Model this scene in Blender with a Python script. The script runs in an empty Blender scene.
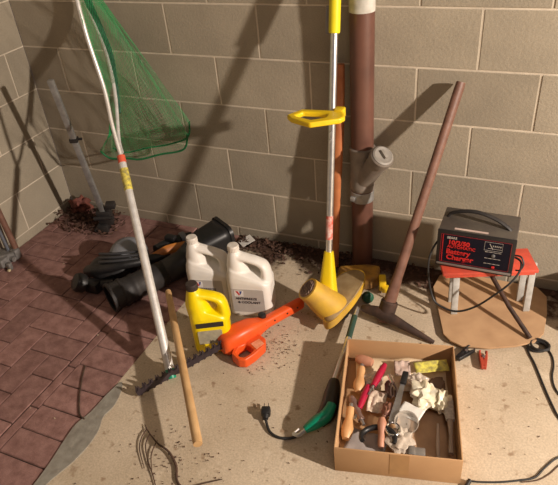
import bpy, bmesh, math, random
from mathutils import Vector, Matrix, noise
sc = bpy.context.scene
PI = math.pi
random.seed(7)
# ------------------------------------------------------------------ camera, world, lights, exposure
cam_d = bpy.data.cameras.new('camera'); cam = bpy.data.objects.new('camera', cam_d)
sc.collection.objects.link(cam); sc.camera = cam
def camera_axes(yaw, pitch, roll):
    f = Vector((math.sin(yaw)*math.cos(pitch), math.cos(yaw)*math.cos(pitch), math.sin(pitch)))
    r = Vector((math.cos(yaw), -math.sin(yaw), 0)); u = r.cross(f)
    return (math.cos(roll)*r+math.sin(roll)*u), (-math.sin(roll)*r+math.cos(roll)*u), f
r_, u_, f_ = camera_axes(-0.460989563699289, -0.5950321710418983, -0.09597127942804383)
m = Matrix((r_, u_, -f_)).transposed().to_4x4()
m.translation = Vector((2.2543271956, -2.0812866136, 1.5675724857))
cam.matrix_world = m
cam_d.sensor_fit = 'HORIZONTAL'; cam_d.sensor_width = 36.0
cam_d.lens = 597.235/558*36.0; cam_d.clip_start = .05

sc.view_settings.view_transform = 'Standard'; sc.view_settings.look = 'None'
sc.view_settings.gamma = 1; sc.view_settings.use_curve_mapping = False
sc.view_settings.exposure = 0.0
w = bpy.data.worlds.new('world'); sc.world = w; w.use_nodes = True
bg = w.node_tree.nodes['Background']; bg.inputs[0].default_value = (1.0, .76, .68, 1); bg.inputs[1].default_value = .075

def lamp(name, kind, loc, energy, color, size, rot=None):
    d = bpy.data.lights.new(name, kind); d.energy = energy; d.color = color
    if kind == 'AREA': d.size = size
    else: d.shadow_soft_size = size
    o = bpy.data.objects.new(name, d); o.location = loc
    if rot: o.rotation_euler = rot
    sc.collection.objects.link(o); return o
lamp('work_light', 'POINT', (4.80, -1.32, 1.82), 745, (1.0, .86, .74), .05)
lamp('fill_light', 'AREA', (2.6, -1.9, 2.45), 8, (1.0, .80, .68), .9)  # soft overhead fill, added to lift the shadows

# ------------------------------------------------------------------ materials
MATS = {}
def mat(name, col, rough=.6, metal=0, col2=None, scale=20, bump=0, bscale=60, detail=4, trans=0, alpha=1, spec=.5, dist=.5):
    if name in MATS: return MATS[name]
    m = bpy.data.materials.new(name); m.use_nodes = True; nt = m.node_tree; b = nt.nodes['Principled BSDF']
    b.inputs['Base Color'].default_value = (*col, 1); b.inputs['Roughness'].default_value = rough
    b.inputs['Metallic'].default_value = metal; b.inputs['Transmission Weight'].default_value = trans
    b.inputs['Alpha'].default_value = alpha; b.inputs['Specular IOR Level'].default_value = spec
    tc = nt.nodes.new('ShaderNodeTexCoord')
    if col2 is None: col2 = tuple(c*.82 for c in col)
    n = nt.nodes.new('ShaderNodeTexNoise'); n.inputs['Scale'].default_value = scale; n.inputs['Detail'].default_value = detail
    nt.links.new(tc.outputs['Object'], n.inputs['Vector'])
    r = nt.nodes.new('ShaderNodeValToRGB'); r.color_ramp.elements[0].position = .35; r.color_ramp.elements[1].position = .68
    r.color_ramp.elements[0].color = (*col, 1); r.color_ramp.elements[1].color = (*col2, 1)
    nt.links.new(n.outputs['Fac'], r.inputs['Fac']); nt.links.new(r.outputs['Color'], b.inputs['Base Color'])
    if bump:
        n2 = nt.nodes.new('ShaderNodeTexNoise'); n2.inputs['Scale'].default_value = bscale; n2.inputs['Detail'].default_value = 5
        bp = nt.nodes.new('ShaderNodeBump'); bp.inputs['Strength'].default_value = bump; bp.inputs['Distance'].default_value = .004
        nt.links.new(tc.outputs['Object'], n2.inputs['Vector']); nt.links.new(n2.outputs['Fac'], bp.inputs['Height'])
        nt.links.new(bp.outputs['Normal'], b.inputs['Normal'])
    MATS[name] = m
    return m

def unit_tint(name, base, base2, rough, bump, attr='tint', scale=14, bscale=90, var=.25, grime=None):
    """masonry: each unit has its own tone (attribute), plus mottling"""
    m = bpy.data.materials.new(name); m.use_nodes = True; nt = m.node_tree; b = nt.nodes['Principled BSDF']
    b.inputs['Roughness'].default_value = rough; b.inputs['Specular IOR Level'].default_value = .25
    tc = nt.nodes.new('ShaderNodeTexCoord')
    n = nt.nodes.new('ShaderNodeTexNoise'); n.inputs['Scale'].default_value = scale; n.inputs['Detail'].default_value = 6
    nt.links.new(tc.outputs['Object'], n.inputs['Vector'])
    r = nt.nodes.new('ShaderNodeValToRGB'); r.color_ramp.elements[0].position = .3; r.color_ramp.elements[1].position = .7
    r.color_ramp.elements[0].color = (*base, 1); r.color_ramp.elements[1].color = (*base2, 1)
    nt.links.new(n.outputs['Fac'], r.inputs['Fac'])
    a = nt.nodes.new('ShaderNodeAttribute'); a.attribute_name = attr
    mr = nt.nodes.new('ShaderNodeMapRange'); mr.inputs['To Min'].default_value = 1-var; mr.inputs['To Max'].default_value = 1+var
    nt.links.new(a.outputs['Fac'], mr.inputs['Value'])
    n3 = nt.nodes.new('ShaderNodeTexNoise'); n3.inputs['Scale'].default_value = 320; n3.inputs['Detail'].default_value = 3
    nt.links.new(tc.outputs['Object'], n3.inputs['Vector'])
    mr3 = nt.nodes.new('ShaderNodeMapRange'); mr3.inputs['From Min'].default_value = .3; mr3.inputs['From Max'].default_value = .7
    mr3.inputs['To Min'].default_value = .88; mr3.inputs['To Max'].default_value = 1.12
    nt.links.new(n3.outputs['Fac'], mr3.inputs['Value'])
    mu = nt.nodes.new('ShaderNodeMath'); mu.operation = 'MULTIPLY'
    nt.links.new(mr.outputs['Result'], mu.inputs[0]); nt.links.new(mr3.outputs['Result'], mu.inputs[1])
    vm = nt.nodes.new('ShaderNodeVectorMath'); vm.operation = 'SCALE'
    nt.links.new(r.outputs['Color'], vm.inputs[0]); nt.links.new(mu.outputs[0], vm.inputs['Scale'])
    nt.links.new(vm.outputs[0], b.inputs['Base Color'])
    n2 = nt.nodes.new('ShaderNodeTexNoise'); n2.inputs['Scale'].default_value = bscale; n2.inputs['Detail'].default_value = 5
    bp = nt.nodes.new('ShaderNodeBump'); bp.inputs['Strength'].default_value = bump; bp.inputs['Distance'].default_value = .004
    nt.links.new(tc.outputs['Object'], n2.inputs['Vector']); nt.links.new(n2.outputs['Fac'], bp.inputs['Height'])
    nt.links.new(bp.outputs['Normal'], b.inputs['Normal'])
    return m

# ------------------------------------------------------------------ geometry helpers
def V(*a): return Vector(a)
def box(bm, c, s, M=None, bev=0, seg=2):
    ret = bmesh.ops.create_cube(bm, size=1.0)
    vs = ret['verts']
    for v in vs: v.co = Vector((v.co.x*s[0]+c[0], v.co.y*s[1]+c[1], v.co.z*s[2]+c[2]))
    if bev:
        es = list({e for v in vs for e in v.link_edges})
        r = bmesh.ops.bevel(bm, geom=es, offset=bev, segments=seg, affect='EDGES', profile=.5)
        vs = list({v for f in r['faces'] for v in f.verts} | {v for v in vs if v.is_valid})
    if M is not None:
        for v in vs: v.co = M @ v.co
    return vs
def frames(pts):
    pts = [Vector(p) for p in pts]; T = []
    for i in range(len(pts)):
        a = pts[max(i-1, 0)]; b = pts[min(i+1, len(pts)-1)]; T.append((b-a).normalized())
    n = T[0].orthogonal().normalized(); N = [n]
    for i in range(1, len(T)):
        n = N[-1]-T[i]*N[-1].dot(T[i]); n = n.normalized() if n.length > 1e-6 else T[i].orthogonal().normalized(); N.append(n)
    return pts, T, N
def tube(bm, pts, rad, seg=12, cap=True, closed=False, flat=None, up=None):
    """sweep; flat=(a,b) squashes the section; up fixes the section's first axis"""
    pts, T, N = frames(pts); rings = []
    n = len(pts)
    for i in range(n):
        t = T[i]
        if closed: t = (pts[(i+1) % n]-pts[i-1]).normalized()
        a = N[i]
        if up is not None:
            a = Vector(up)-t*Vector(up).dot(t); a.normalize()
        b = t.cross(a); r = rad[i] if isinstance(rad, (list, tuple)) else rad
        fa, fb = flat if flat else (1, 1)
        rings.append([bm.verts.new(pts[i]+a*(math.cos(2*PI*k/seg)*r*fa)+b*(math.sin(2*PI*k/seg)*r*fb)) for k in range(seg)])
    rng = range(n) if closed else range(n-1)
    for i in rng:
        A, B = rings[i], rings[(i+1) % n]
        for k in range(seg): bm.faces.new((A[k], A[(k+1) % seg], B[(k+1) % seg], B[k]))
    if cap and not closed:
        bm.faces.new(list(reversed(rings[0]))); bm.faces.new(rings[-1])
    return rings
def spline(pts, n=8, closed=False):
    P = [Vector(p) for p in pts]; out = []
    N = len(P)
    for i in range(N if closed else N-1):
        if closed: p0, p1, p2, p3 = P[i-1], P[i], P[(i+1) % N], P[(i+2) % N]
        else: p0, p1, p2, p3 = P[max(i-1, 0)], P[i], P[i+1], P[min(i+2, N-1)]
        for k in range(n):
            t = k/n
            out.append(.5*((2*p1)+(-p0+p2)*t+(2*p0-5*p1+4*p2-p3)*t*t+(-p0+3*p1-3*p2+p3)*t**3))
    if not closed: out.append(P[-1])
    return out
def interp(vals, n, closed=False):
    out = []
    for i in range(len(vals)-1):
        for k in range(n): out.append(vals[i]+(vals[i+1]-vals[i])*k/n)
    out.append(vals[-1]); return out
def axis_matrix(o, z, x=None):
    z = Vector(z).normalized(); x = Vector(x) if x is not None else z.orthogonal()
    x = (x-z*x.dot(z)).normalized(); y = z.cross(x)
    M = Matrix((x, y, z)).transposed().to_4x4(); M.translation = Vector(o); return M
def lathe(bm, prof, seg=24, M=None, cap=True):
    rings = []
    for r, z in prof:
        rings.append([bm.verts.new((M @ V(r*math.cos(2*PI*k/seg), r*math.sin(2*PI*k/seg), z)) if M else V(r*math.cos(2*PI*k/seg), r*math.sin(2*PI*k/seg), z)) for k in range(seg)])
    for A, B in zip(rings, rings[1:]):
        for k in range(seg): bm.faces.new((A[k], A[(k+1) % seg], B[(k+1) % seg], B[k]))
    if cap: bm.faces.new(list(reversed(rings[0]))); bm.faces.new(rings[-1])
def prism(bm, poly, z0, z1, M=None, hole=None):
    f = lambda x, y, z: (M @ V(x, y, z)) if M else V(x, y, z)
    if hole is None:
        a = [bm.verts.new(f(x, y, z0)) for x, y in poly]; b = [bm.verts.new(f(x, y, z1)) for x, y in poly]
        bm.faces.new(list(reversed(a))); bm.faces.new(b); n = len(poly)
        for k in range(n): bm.faces.new((a[k], a[(k+1) % n], b[(k+1) % n], b[k]))
    else:   # outer and hole with the same number of points
        n = len(poly); R = [[bm.verts.new(f(x, y, z)) for x, y in q] for q, z in ((poly, z0), (poly, z1), (hole, z1), (hole, z0))]
        for i in range(4):
            A, B = R[i], R[(i+1) % 4]
            for k in range(n): bm.faces.new((A[k], A[(k+1) % n], B[(k+1) % n], B[k]))
def loft(bm, rings, cap=True):
    R = [[bm.verts.new(p) for p in r] for r in rings]; n = len(R[0])
    for A, B in zip(R, R[1:]):
        for k in range(n): bm.faces.new((A[k], A[(k+1) % n], B[(k+1) % n], B[k]))
    if cap: bm.faces.new(list(reversed(R[0]))); bm.faces.new(R[-1])
def rrect(w, d, r, n=5):
    out = []
    for cx, cy, a0 in ((w/2-r, d/2-r, 0), (-w/2+r, d/2-r, PI/2), (-w/2+r, -d/2+r, PI), (w/2-r, -d/2+r, 3*PI/2)):
        for k in range(n+1):
            a = a0+PI/2*k/n; out.append((cx+r*math.cos(a), cy+r*math.sin(a)))
    return out
def blob(bm, c, s, sub=3, amp=.15, freq=3, M=None, seed=0, floor=None):
    vs = bmesh.ops.create_icosphere(bm, subdivisions=sub, radius=1)['verts']
    for v in vs:
        d = v.co.copy(); k = 1+amp*noise.noise(d*freq+V(seed*7.3, seed*1.7, 3))*2
        v.co = V(d.x*s[0]*k, d.y*s[1]*k, d.z*s[2]*k)
        if M: v.co = M @ v.co
        v.co += Vector(c)
        if floor is not None and v.co.z < floor: v.co.z = floor

def finish(name, bm, material, smooth=True, angle=40):
    bmesh.ops.recalc_face_normals(bm, faces=bm.faces)
    me = bpy.data.meshes.new(name); bm.to_mesh(me); bm.free()
    me.materials.append(material)
    if smooth:
        for p in me.polygons: p.use_smooth = True
        me.set_sharp_from_angle(angle=math.radians(angle))
    o = bpy.data.objects.new(name, me); sc.collection.objects.link(o)
    return o
def tag(o, label=None, cat=None, group=None, kind=None):
    if label: o['label'] = label
    if cat: o['category'] = cat
    if group: o['group'] = group
    if kind: o['kind'] = kind
    return o
def thing(name, label, cat, loc=(0, 0, 0), rotz=0, group=None):
    o = bpy.data.objects.new(name, None); sc.collection.objects.link(o); o.empty_display_size = .05
    o.location = loc; o.rotation_euler = (0, 0, rotz)
    return tag(o, label, cat, group)
def world_inv(o):
    M = Matrix.Identity(4)
    while o is not None:
        M = (Matrix.Translation(o.location) @ Matrix.Rotation(o.rotation_euler.z, 4, 'Z')) @ M; o = o.parent
    return M.inverted()
def part(name, bm, material, parent, local=False, label=None, bev=0, smooth=True, angle=40, mods=None, kind=None):
    """child mesh; coordinates given in the world unless local"""
    if not local:
        bmesh.ops.transform(bm, matrix=world_inv(parent), verts=bm.verts)
    o = finish(name, bm, material, smooth, angle); o.parent = parent
    if label: o['label'] = label
    if kind: o['kind'] = kind
    add_mods(o, bev, mods); return o
def add_mods(o, bev=0, mods=None):
    if bev:
        b = o.modifiers.new('bevel', 'BEVEL'); b.width = bev; b.segments = 3; b.limit_method = 'ANGLE'; b.angle_limit = math.radians(35)
    if mods == 'remesh':
        r = o.modifiers.new('remesh', 'REMESH'); r.mode = 'VOXEL'; r.voxel_size = .0035; r.use_smooth_shade = True
        s = o.modifiers.new('smooth', 'SMOOTH'); s.factor = .6; s.iterations = 6
    if mods == 'solid':
        s = o.modifiers.new('solid', 'SOLIDIFY'); s.thickness = .0012
def single(name, bm, material, label, cat, group=None, base=None, bev=0, mods=None, smooth=True, kind=None, angle=40):
    if base is None: base = (0, 0, 0)
    bmesh.ops.translate(bm, verts=bm.verts, vec=-Vector(base))
    o = finish(name, bm, material, smooth, angle); o.location = base; add_mods(o, bev, mods)
    return tag(o, label, cat, group, kind)
def lettering(txt, size, material, parent, loc, M, bold=0, depth=.0006, align='LEFT', name='lettering'):
    c = bpy.data.curves.new(name, 'FONT'); c.body = txt; c.size = size; c.extrude = depth; c.offset = bold; c.align_x = align
    o = bpy.data.objects.new(name, c); sc.collection.objects.link(o)
    dg = bpy.context.evaluated_depsgraph_get(); me = bpy.data.meshes.new_from_object(o.evaluated_get(dg))
    bpy.data.objects.remove(o); me.name = name
    T = Matrix.Translation(Vector(loc)) @ M
    me.transform(T); me.materials.clear(); me.materials.append(material)
    o = bpy.data.objects.new(name, me); sc.collection.objects.link(o); o.parent = parent
    return o

# ------------------------------------------------------------------ the setting
H, L, U0, ZF = .2032, .4064, .8106, .0462
BEV = .0022
def add_unit(bm, lay, x0, x1, y0, y1, z0, z1, t, bev=.002):
    vs = box(bm, ((x0+x1)/2, (y0+y1)/2, (z0+z1)/2), (x1-x0, y1-y0, z1-z0), bev=bev, seg=1)
    for v in vs: v[lay] = t
m_block = unit_tint('cinder block', (.31, .27, .205), (.38, .33, .25), .95, .35, var=.07, scale=5)
m_block2 = unit_tint('cinder block side', (.31, .27, .205), (.38, .33, .25), .95, .35, var=.07, scale=5)
m_mortar = mat('pale mortar', (.66, .58, .46), .95, col2=(.54, .47, .37), scale=9, bump=.3)
J = .006
def wall(name, along, extent, shift):
    bm = bmesh.new(); lay = bm.verts.layers.float.new('tint')
    rnd = random.Random(3 if along == 'x' else 5)
    for row in range(-1, 12):
        z0 = ZF+row*H+J/2; z1 = ZF+(row+1)*H-J/2
        if row == -1: z0 = -.15
        off = U0 if (row % 2 == 0) else U0+L/2
        if along == 'y': off = shift+(L/2 if row % 2 == 0 else 0)
        k0 = int((extent[0]-off)//L)-1
        a = off+k0*L
        while a < extent[1]:
            b0, b1 = max(a+J/2, extent[0]), min(a+L-J/2, extent[1])
            if b1-b0 > .01:
                t = rnd.random(); dd = rnd.uniform(0, .0012)
                if along == 'x': add_unit(bm, lay, b0, b1, -dd, .15, z0, z1, t)
                else: add_unit(bm, lay, -.15, dd, b0, b1, z0, z1, t)
            a += L
    o = finish(name, bm, m_block if along == 'x' else m_block2, smooth=False)
    # mortar core, set back behind the block faces, in the same wall mesh
    bm = bmesh.new(); bm.from_mesh(o.data); 
    n0 = len(bm.faces)
    if along == 'x': box(bm, ((extent[0]+extent[1])/2, .0765, 1.1), (extent[1]-extent[0], .15, 2.6))
    else: box(bm, (-.0765, (extent[0]+extent[1])/2, 1.1), (.15, extent[1]-extent[0], 2.6))
    bm.faces.ensure_lookup_table()
    for f in bm.faces[n0:]: f.material_index = 1
    bm.to_mesh(o.data); bm.free(); o.data.materials.append(m_mortar)
    return tag(o, kind='structure')
wall('wall_back', 'x', (0, 5.6), 0)
wall('wall_left', 'y', (-4.0, 0), -.12)

# concrete slab
def concrete():
    m = bpy.data.materials.new('old concrete'); m.use_nodes = True; nt = m.node_tree; b = nt.nodes['Principled BSDF']
    b.inputs['Roughness'].default_value = .9; b.inputs['Specular IOR Level'].default_value = .2
    tc = nt.nodes.new('ShaderNodeTexCoord'); lk = nt.links.new
    def nz(scale, detail=5, rough=.6):
        n = nt.nodes.new('ShaderNodeTexNoise'); n.inputs['Scale'].default_value = scale; n.inputs['Detail'].default_value = detail
        n.inputs['Roughness'].default_value = rough; lk(tc.outputs['Object'], n.inputs['Vector']); return n
    def ramp(src, a, b_, p0, p1):
        r = nt.nodes.new('ShaderNodeValToRGB'); r.color_ramp.elements[0].position = p0; r.color_ramp.elements[1].position = p1
        r.color_ramp.elements[0].color = a; r.color_ramp.elements[1].color = b_; lk(src, r.inputs['Fac']); return r
    def mix(fac, a, b_, mode='MIX'):
        x = nt.nodes.new('ShaderNodeMix'); x.data_type = 'RGBA'; x.blend_type = mode
        if isinstance(fac, float): x.inputs[0].default_value = fac
        else: lk(fac, x.inputs[0])
        for v, i in ((a, 6), (b_, 7)):
            if isinstance(v, tuple): x.inputs[i].default_value = v
            else: lk(v, x.inputs[i])
        return x.outputs[2]
    base = ramp(nz(3.2).outputs['Fac'], (.49, .40, .285, 1), (.60, .50, .37, 1), .35, .65)
    fine = ramp(nz(160, 3).outputs['Fac'], (.8, .8, .8, 1), (1.1, 1.1, 1.1, 1), .3, .7)
    c = mix(1.0, base.outputs[0], fine.outputs[0], 'MULTIPLY')
    spots = ramp(nz(22, 3, .5).outputs['Fac'], (0, 0, 0, 1), (.8, .8, .8, 1), .62, .72)
    c = mix(spots.outputs[0], c, (.26, .17, .10, 1))
    pale = ramp(nz(9, 6, .7).outputs['Fac'], (0, 0, 0, 1), (.55, .55, .55, 1), .58, .72)
    c = mix(pale.outputs[0], c, (.70, .60, .46, 1))
    # dark brown tone on the slab along the foot of the block wall
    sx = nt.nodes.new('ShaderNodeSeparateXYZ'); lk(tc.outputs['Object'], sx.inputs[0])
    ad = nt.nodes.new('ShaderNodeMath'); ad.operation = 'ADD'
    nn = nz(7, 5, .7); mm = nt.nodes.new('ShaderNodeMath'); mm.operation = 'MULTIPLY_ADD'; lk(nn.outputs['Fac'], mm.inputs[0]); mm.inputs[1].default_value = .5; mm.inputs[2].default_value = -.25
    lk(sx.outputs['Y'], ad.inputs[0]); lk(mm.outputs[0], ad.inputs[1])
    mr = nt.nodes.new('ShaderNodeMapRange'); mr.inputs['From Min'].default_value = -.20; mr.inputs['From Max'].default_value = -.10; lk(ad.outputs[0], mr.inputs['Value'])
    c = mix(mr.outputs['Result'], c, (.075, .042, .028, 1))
    lk(c, b.inputs['Base Color'])
    n2 = nz(55, 6); bp = nt.nodes.new('ShaderNodeBump'); bp.inputs['Strength'].default_value = .35; bp.inputs['Distance'].default_value = .004
    lk(n2.outputs['Fac'], bp.inputs['Height']); lk(bp.outputs['Normal'], b.inputs['Normal'])
    return m
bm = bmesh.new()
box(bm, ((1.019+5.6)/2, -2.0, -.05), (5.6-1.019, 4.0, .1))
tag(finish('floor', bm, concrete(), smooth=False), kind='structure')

# brick paving: bedding, herringbone field, cut strip and border course
bm = bmesh.new(); box(bm, (.5095, -2.0, -.056), (1.019, 4.0, .1))
tag(finish('floor', bm, mat('dark joint sand', (.035, .022, .018), 1, col2=(.06, .04, .03), scale=40), smooth=False), kind='structure')
bm = bmesh.new(); lay = bm.verts.layers.float.new('tint')
rnd = random.Random(11); P = .102; G = .0035
XB, YB = .780, -1.0655
def paver(x0, x1, y0, y1):
    x0 = max(x0, 0.002); x1 = min(x1, XB); y1 = min(y1, -.002)
    if x1-x0 < .015 or y1-y0 < .015: return
    t = rnd.random(); dz = rnd.uniform(-.0007, .0003)
    add_unit(bm, lay, x0+G/2, x1-G/2, y0+G/2, y1-G/2, -.05, dz, t, bev=.0018)
for i in range(-2, 10):
    for j in range(-25, 12):
        d = (j-i) % 4; y = YB+j*P
        if d == 1: paver(XB-(i+2)*P, XB-i*P, y, y+P)
        elif d == 2: paver(XB-(i+1)*P, XB-i*P, y, y+2*P)
y = YB-25*P
while y < 0:
    y1 = min(y+P, -.002); t = rnd.random()
    if y1-y > .02: add_unit(bm, lay, .8205, 1.0175, y+G/2, y1-G/2, -.05, rnd.uniform(-.0012, .0012), t, bev=.003)
    y += P
y = YB-25*P+.03
while y < 0:
    y1 = min(y+.2, -.002); add_unit(bm, lay, .783, .8185, y+G/2, y1-G/2, -.05, rnd.uniform(-.003, -.001), rnd.random(), bev=.0025); y += .2
m_paver = unit_tint('red clay paver', (.20, .105, .090), (.34, .195, .17), .9, .5, var=.14, scale=26)
tag(finish('floor', bm, m_paver, smooth=False), kind='structure')
# smear of grey mortar along the paving edge
bm = bmesh.new()
out = [(1.030, -1.50), (1.018, -1.36), (1.004, -1.27), (.997, -1.20), (1.012, -1.14), (1.018, -1.05), (1.032, -.99), (1.058, -1.03), (1.072, -1.09), (1.066, -1.14), (1.085, -1.19), (1.092, -1.25), (1.085, -1.32), (1.062, -1.40), (1.050, -1.50)]
pp = [(p.x, p.y) for p in spline([(a, b, 0) for a, b in out], 4, True)]
prism(bm, pp, -.02, .004)
tag(finish('floor', bm, mat('grey mortar smear', (.30, .285, .24), .95, col2=(.22, .20, .165), scale=30, bump=.6), smooth=False), kind='structure')

# ------------------------------------------------------------------ shared materials
m_alu = mat('brushed aluminium', (.78, .78, .76), .28, .85, col2=(.66, .66, .65), scale=60)
m_white_al = mat('worn white tube', (.80, .79, .76), .35, .35, col2=(.66, .64, .60), scale=40)
m_galv = mat('galvanised steel', (.42, .42, .41), .5, .6, col2=(.30, .30, .29), scale=35)
m_black = mat('black plastic', (.010, .010, .011), .42, col2=(.018, .017, .017), scale=25)
m_blackm = mat('dull black plastic', (.014, .013, .014), .6, col2=(.034, .029, .026), scale=15, bump=.2)
m_yel = mat('yellow plastic', (.80, .56, .015), .4, col2=(.72, .48, .015), scale=10)
m_yeld = mat('dusty yellow plastic', (.66, .40, .03), .6, col2=(.46, .27, .05), scale=14)
m_dust = mat('dusty guard plastic', (.40, .29, .15), .8, col2=(.30, .20, .09), scale=20, bump=.2)
m_orange = mat('orange plastic', (.82, .11, .018), .4, col2=(.70, .085, .015), scale=12)
m_darkst = mat('dark rusty steel', (.045, .03, .025), .6, .3, col2=(.09, .05, .035), scale=30, bump=.4)
m_steel = mat('tool steel', (.42, .42, .43), .35, .8, col2=(.30, .28, .26), scale=40)
m_wood = mat('pale dowel wood', (.62, .40, .19), .55, col2=(.50, .30, .13), scale=18)
m_woodr = mat('reddish handle wood', (.21, .105, .072), .5, col2=(.13, .062, .042), scale=22, bump=.2)
m_woodo = mat('orange brown handle wood', (.52, .19, .07), .45, col2=(.38, .12, .045), scale=14)
m_green = mat('green plastic', (.0, .27, .15), .4, col2=(.0, .20, .11), scale=12)
m_red = mat('red plastic', (.60, .02, .03), .35)
m_rubber = mat('black cord rubber', (.02, .02, .02), .5)
m_twig = mat('dry twig', (.10, .055, .035), .9, col2=(.05, .03, .02), scale=60)
m_whitep = mat('white jug plastic', (.82, .80, .75), .38, col2=(.74, .69, .62), scale=9)
m_yjug = mat('yellow jug plastic', (.88, .68, .0), .35, col2=(.80, .58, .0), scale=8)

# ------------------------------------------------------------------ drain pipe on the wall
t = thing('drain_pipe', 'vertical brown drain pipe running down the block wall with a grey Y fitting', 'pipe', (1.641, -.050, 0))
m_pipe = mat('brown painted iron pipe', (.145, .064, .044), .40, col2=(.10, .045, .032), scale=10, bump=.1)
bm = bmesh.new(); tube(bm, [(1.641, -.050, .0), (1.641, -.050, 1.06)], .0435, 32)
part('pipe', bm, m_pipe, t)
bm = bmesh.new(); tube(bm, [(1.641, -.050, 1.06), (1.641, -.050, 1.10), (1.641, -.050, 2.3)], .045, 32)
part('pipe', bm, mat('whitewashed pipe', (.55, .53, .47), .8, col2=(.38, .36, .31), scale=25), t, label='whitewashed upper length of pipe')
m_yfit = mat('grey iron fitting', (.235, .20, .165), .5, col2=(.17, .14, .115), scale=25, bump=.2)
bm = bmesh.new()
lathe(bm, [(.045, .375), (.0485, .38), (.0495, .40), (.047, .41), (.047, .53), (.050, .54), (.051, .556), (.045, .56)], 36, Matrix.Translation((1.641, -.050, 0)))
a, b = V(1.652, -.06, .425), V(1.738, -.118, .560)
tube(bm, [a, b], .039, 28)
d = (b-a).normalized()
lathe(bm, [(.040, -.03), (.045, -.028), (.046, .0), (.043, .004)], 28, axis_matrix(b, d))
yf = part('y_fitting', bm, m_yfit, t, angle=35)
bm = bmesh.new(); lathe(bm, [(.0395, -.002), (.0405, .008), (.034, .012), (.030, .010)], 28, axis_matrix(b, d))
Mx = axis_matrix(b+d*.016, d, (0, 0, 1)); box(bm, (0, 0, 0), (.034, .012, .014), Mx, bev=.002)
part('cleanout_plug', bm, mat('grey cleanout plug', (.30, .275, .24), .55), yf)
bm = bmesh.new(); lathe(bm, [(.0445, .325), (.0465, .327), (.0465, .368), (.0445, .37)], 36, Matrix.Translation((1.641, -.050, 0)))
box(bm, (1.615, -.093, .346), (.02, .014, .02), bev=.002)
part('clamp_band', bm, m_galv, t)

# ------------------------------------------------------------------ landing net
t = thing('landing_net', 'silver handled landing net with green mesh standing upright in the corner', 'net', (1.189, -.927, 0))
foot, jn = V(1.190, -.905, .03), V(.80, -.44, .604)
bm = bmesh.new(); tube(bm, [foot, foot.lerp(jn, .5), jn], [.0165, .0160, .0145], 20)
h = part('handle', bm, m_white_al, t)
bm = bmesh.new(); ax = (jn-foot).normalized()
lathe(bm, [(.0165, -.028), (.0172, -.025), (.0172, .002), (.0168, .006)], 20, axis_matrix(foot, ax)); part('end_cap', bm, m_green, h, label='green end cap')
bm = bmesh.new(); a = foot.lerp(jn, .965); b = foot.lerp(jn, 1.0); tube(bm, [a, b], .0155, 18)
part('collar', bm, mat('orange red band', (.75, .12, .06), .5), h, label='orange red band')
bm = bmesh.new(); a = foot.lerp(jn, .83); b = foot.lerp(jn, .935); tube(bm, [a, b], .0162, 18)
part('sticker', bm, mat('yellow printed sticker', (.78, .66, .10), .5, col2=(.30, .26, .10), scale=75, detail=2), h, label='yellow printed sticker')
near = [jn, V(.792, -.436, .735), V(.787, -.425, .866), V(.752, -.405, 1.035), V(.722, -.375, 1.16), V(.685, -.33, 1.235), V(.62, -.25, 1.275)]
far = [V(.545, -.15, 1.26), V(.495, -.075, 1.18), V(.48, -.06, 1.083), V(.541, -.10, .984), V(.62, -.17, .888), V(.690, -.262, .768), V(.758, -.38, .648), jn+V(.004, .006, .012)]
hoop = spline(near+far, 8)
bm = bmesh.new(); tube(bm, hoop, .0075, 12); part('hoop', bm, m_white_al, t)
# the hanging mesh: a bag from the hoop down to a gathered hem
def net_grid(nu, nv, top, bottom, sag, seed):
    bm = bmesh.new(); T = spline(top, 12); B = spline(bottom, 12)
    pick = lambda Lc, s: Lc[min(int(s*(len(Lc)-1)), len(Lc)-2)].lerp(Lc[min(int(s*(len(Lc)-1)), len(Lc)-2)+1], s*(len(Lc)-1)-min(int(s*(len(Lc)-1)), len(Lc)-2))
    G = []
    for i in range(nu+1):
        s = i/nu; row = []
        for j in range(nv+1):
            v = j/nv; p = pick(T, s).lerp(pick(B, s), v)
            wv = noise.noise(V(s*9+seed, v*4, seed))*.02+math.sin(s*38+seed)*.009*v
            p = p+V(sag[0], sag[1], 0)*math.sin(PI*v)+V(wv, -wv*1.2, wv*.4)
            p.y = min(p.y, -.012); p.x = max(p.x, .02); row.append(bm.verts.new(p))
        G.append(row)
    # diamond netting: each cell is split along alternating diagonals
    for i in range(0, nu):
        for j in range(0, nv): bm.faces.new((G[i][j], G[i+1][j], G[i+1][j+1], G[i][j+1]))
    return bm
m_net = mat('green nylon mesh', (.03, .36, .11), .5, col2=(.02, .26, .08), scale=20)
hem1 = [V(.431, -.15, .451), V(.47, -.14, .415), V(.55, -.13, .420), V(.623, -.12, .419), V(.72, -.10, .445), V(.837, -.08, .474), V(.885, -.10, .559)]
hem2 = [V(.50, -.14, .47), V(.56, -.13, .45), V(.66, -.10, .47), V(.76, -.07, .485), V(.85, -.05, .52), V(.880, -.06, .60)]
nearc = [V(.790, -.43, .70), V(.787, -.425, .866), V(.752, -.405, 1.035), V(.722, -.375, 1.16), V(.685, -.33, 1.235), V(.62, -.25, 1.275)]
farc = [V(.70, -.29, .72), V(.62, -.17, .888), V(.541, -.10, .984), V(.48, -.06, 1.083), V(.495, -.075, 1.18), V(.545, -.15, 1.26)]
def add_net(bm):
    o = part('net_mesh', bm, m_net, t, smooth=False)
    wf = o.modifiers.new('wire', 'WIREFRAME'); wf.thickness = .0011; wf.use_even_offset = False; wf.use_replace = True
    return o
def strip_curve(c0, bottom, nu, nv, seed, sag): return add_net(net_grid(nu, nv, c0, bottom, sag, seed))
strip_curve(nearc, hem1, 56, 56, 1.0, (-.015, .03))
strip_curve(farc, hem2, 50, 50, 5.0, (.01, -.01))
bm = bmesh.new(); tube(bm, spline([v+V(.004, -.004, -.004) for v in hem1], 10), .0045, 8)
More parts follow.
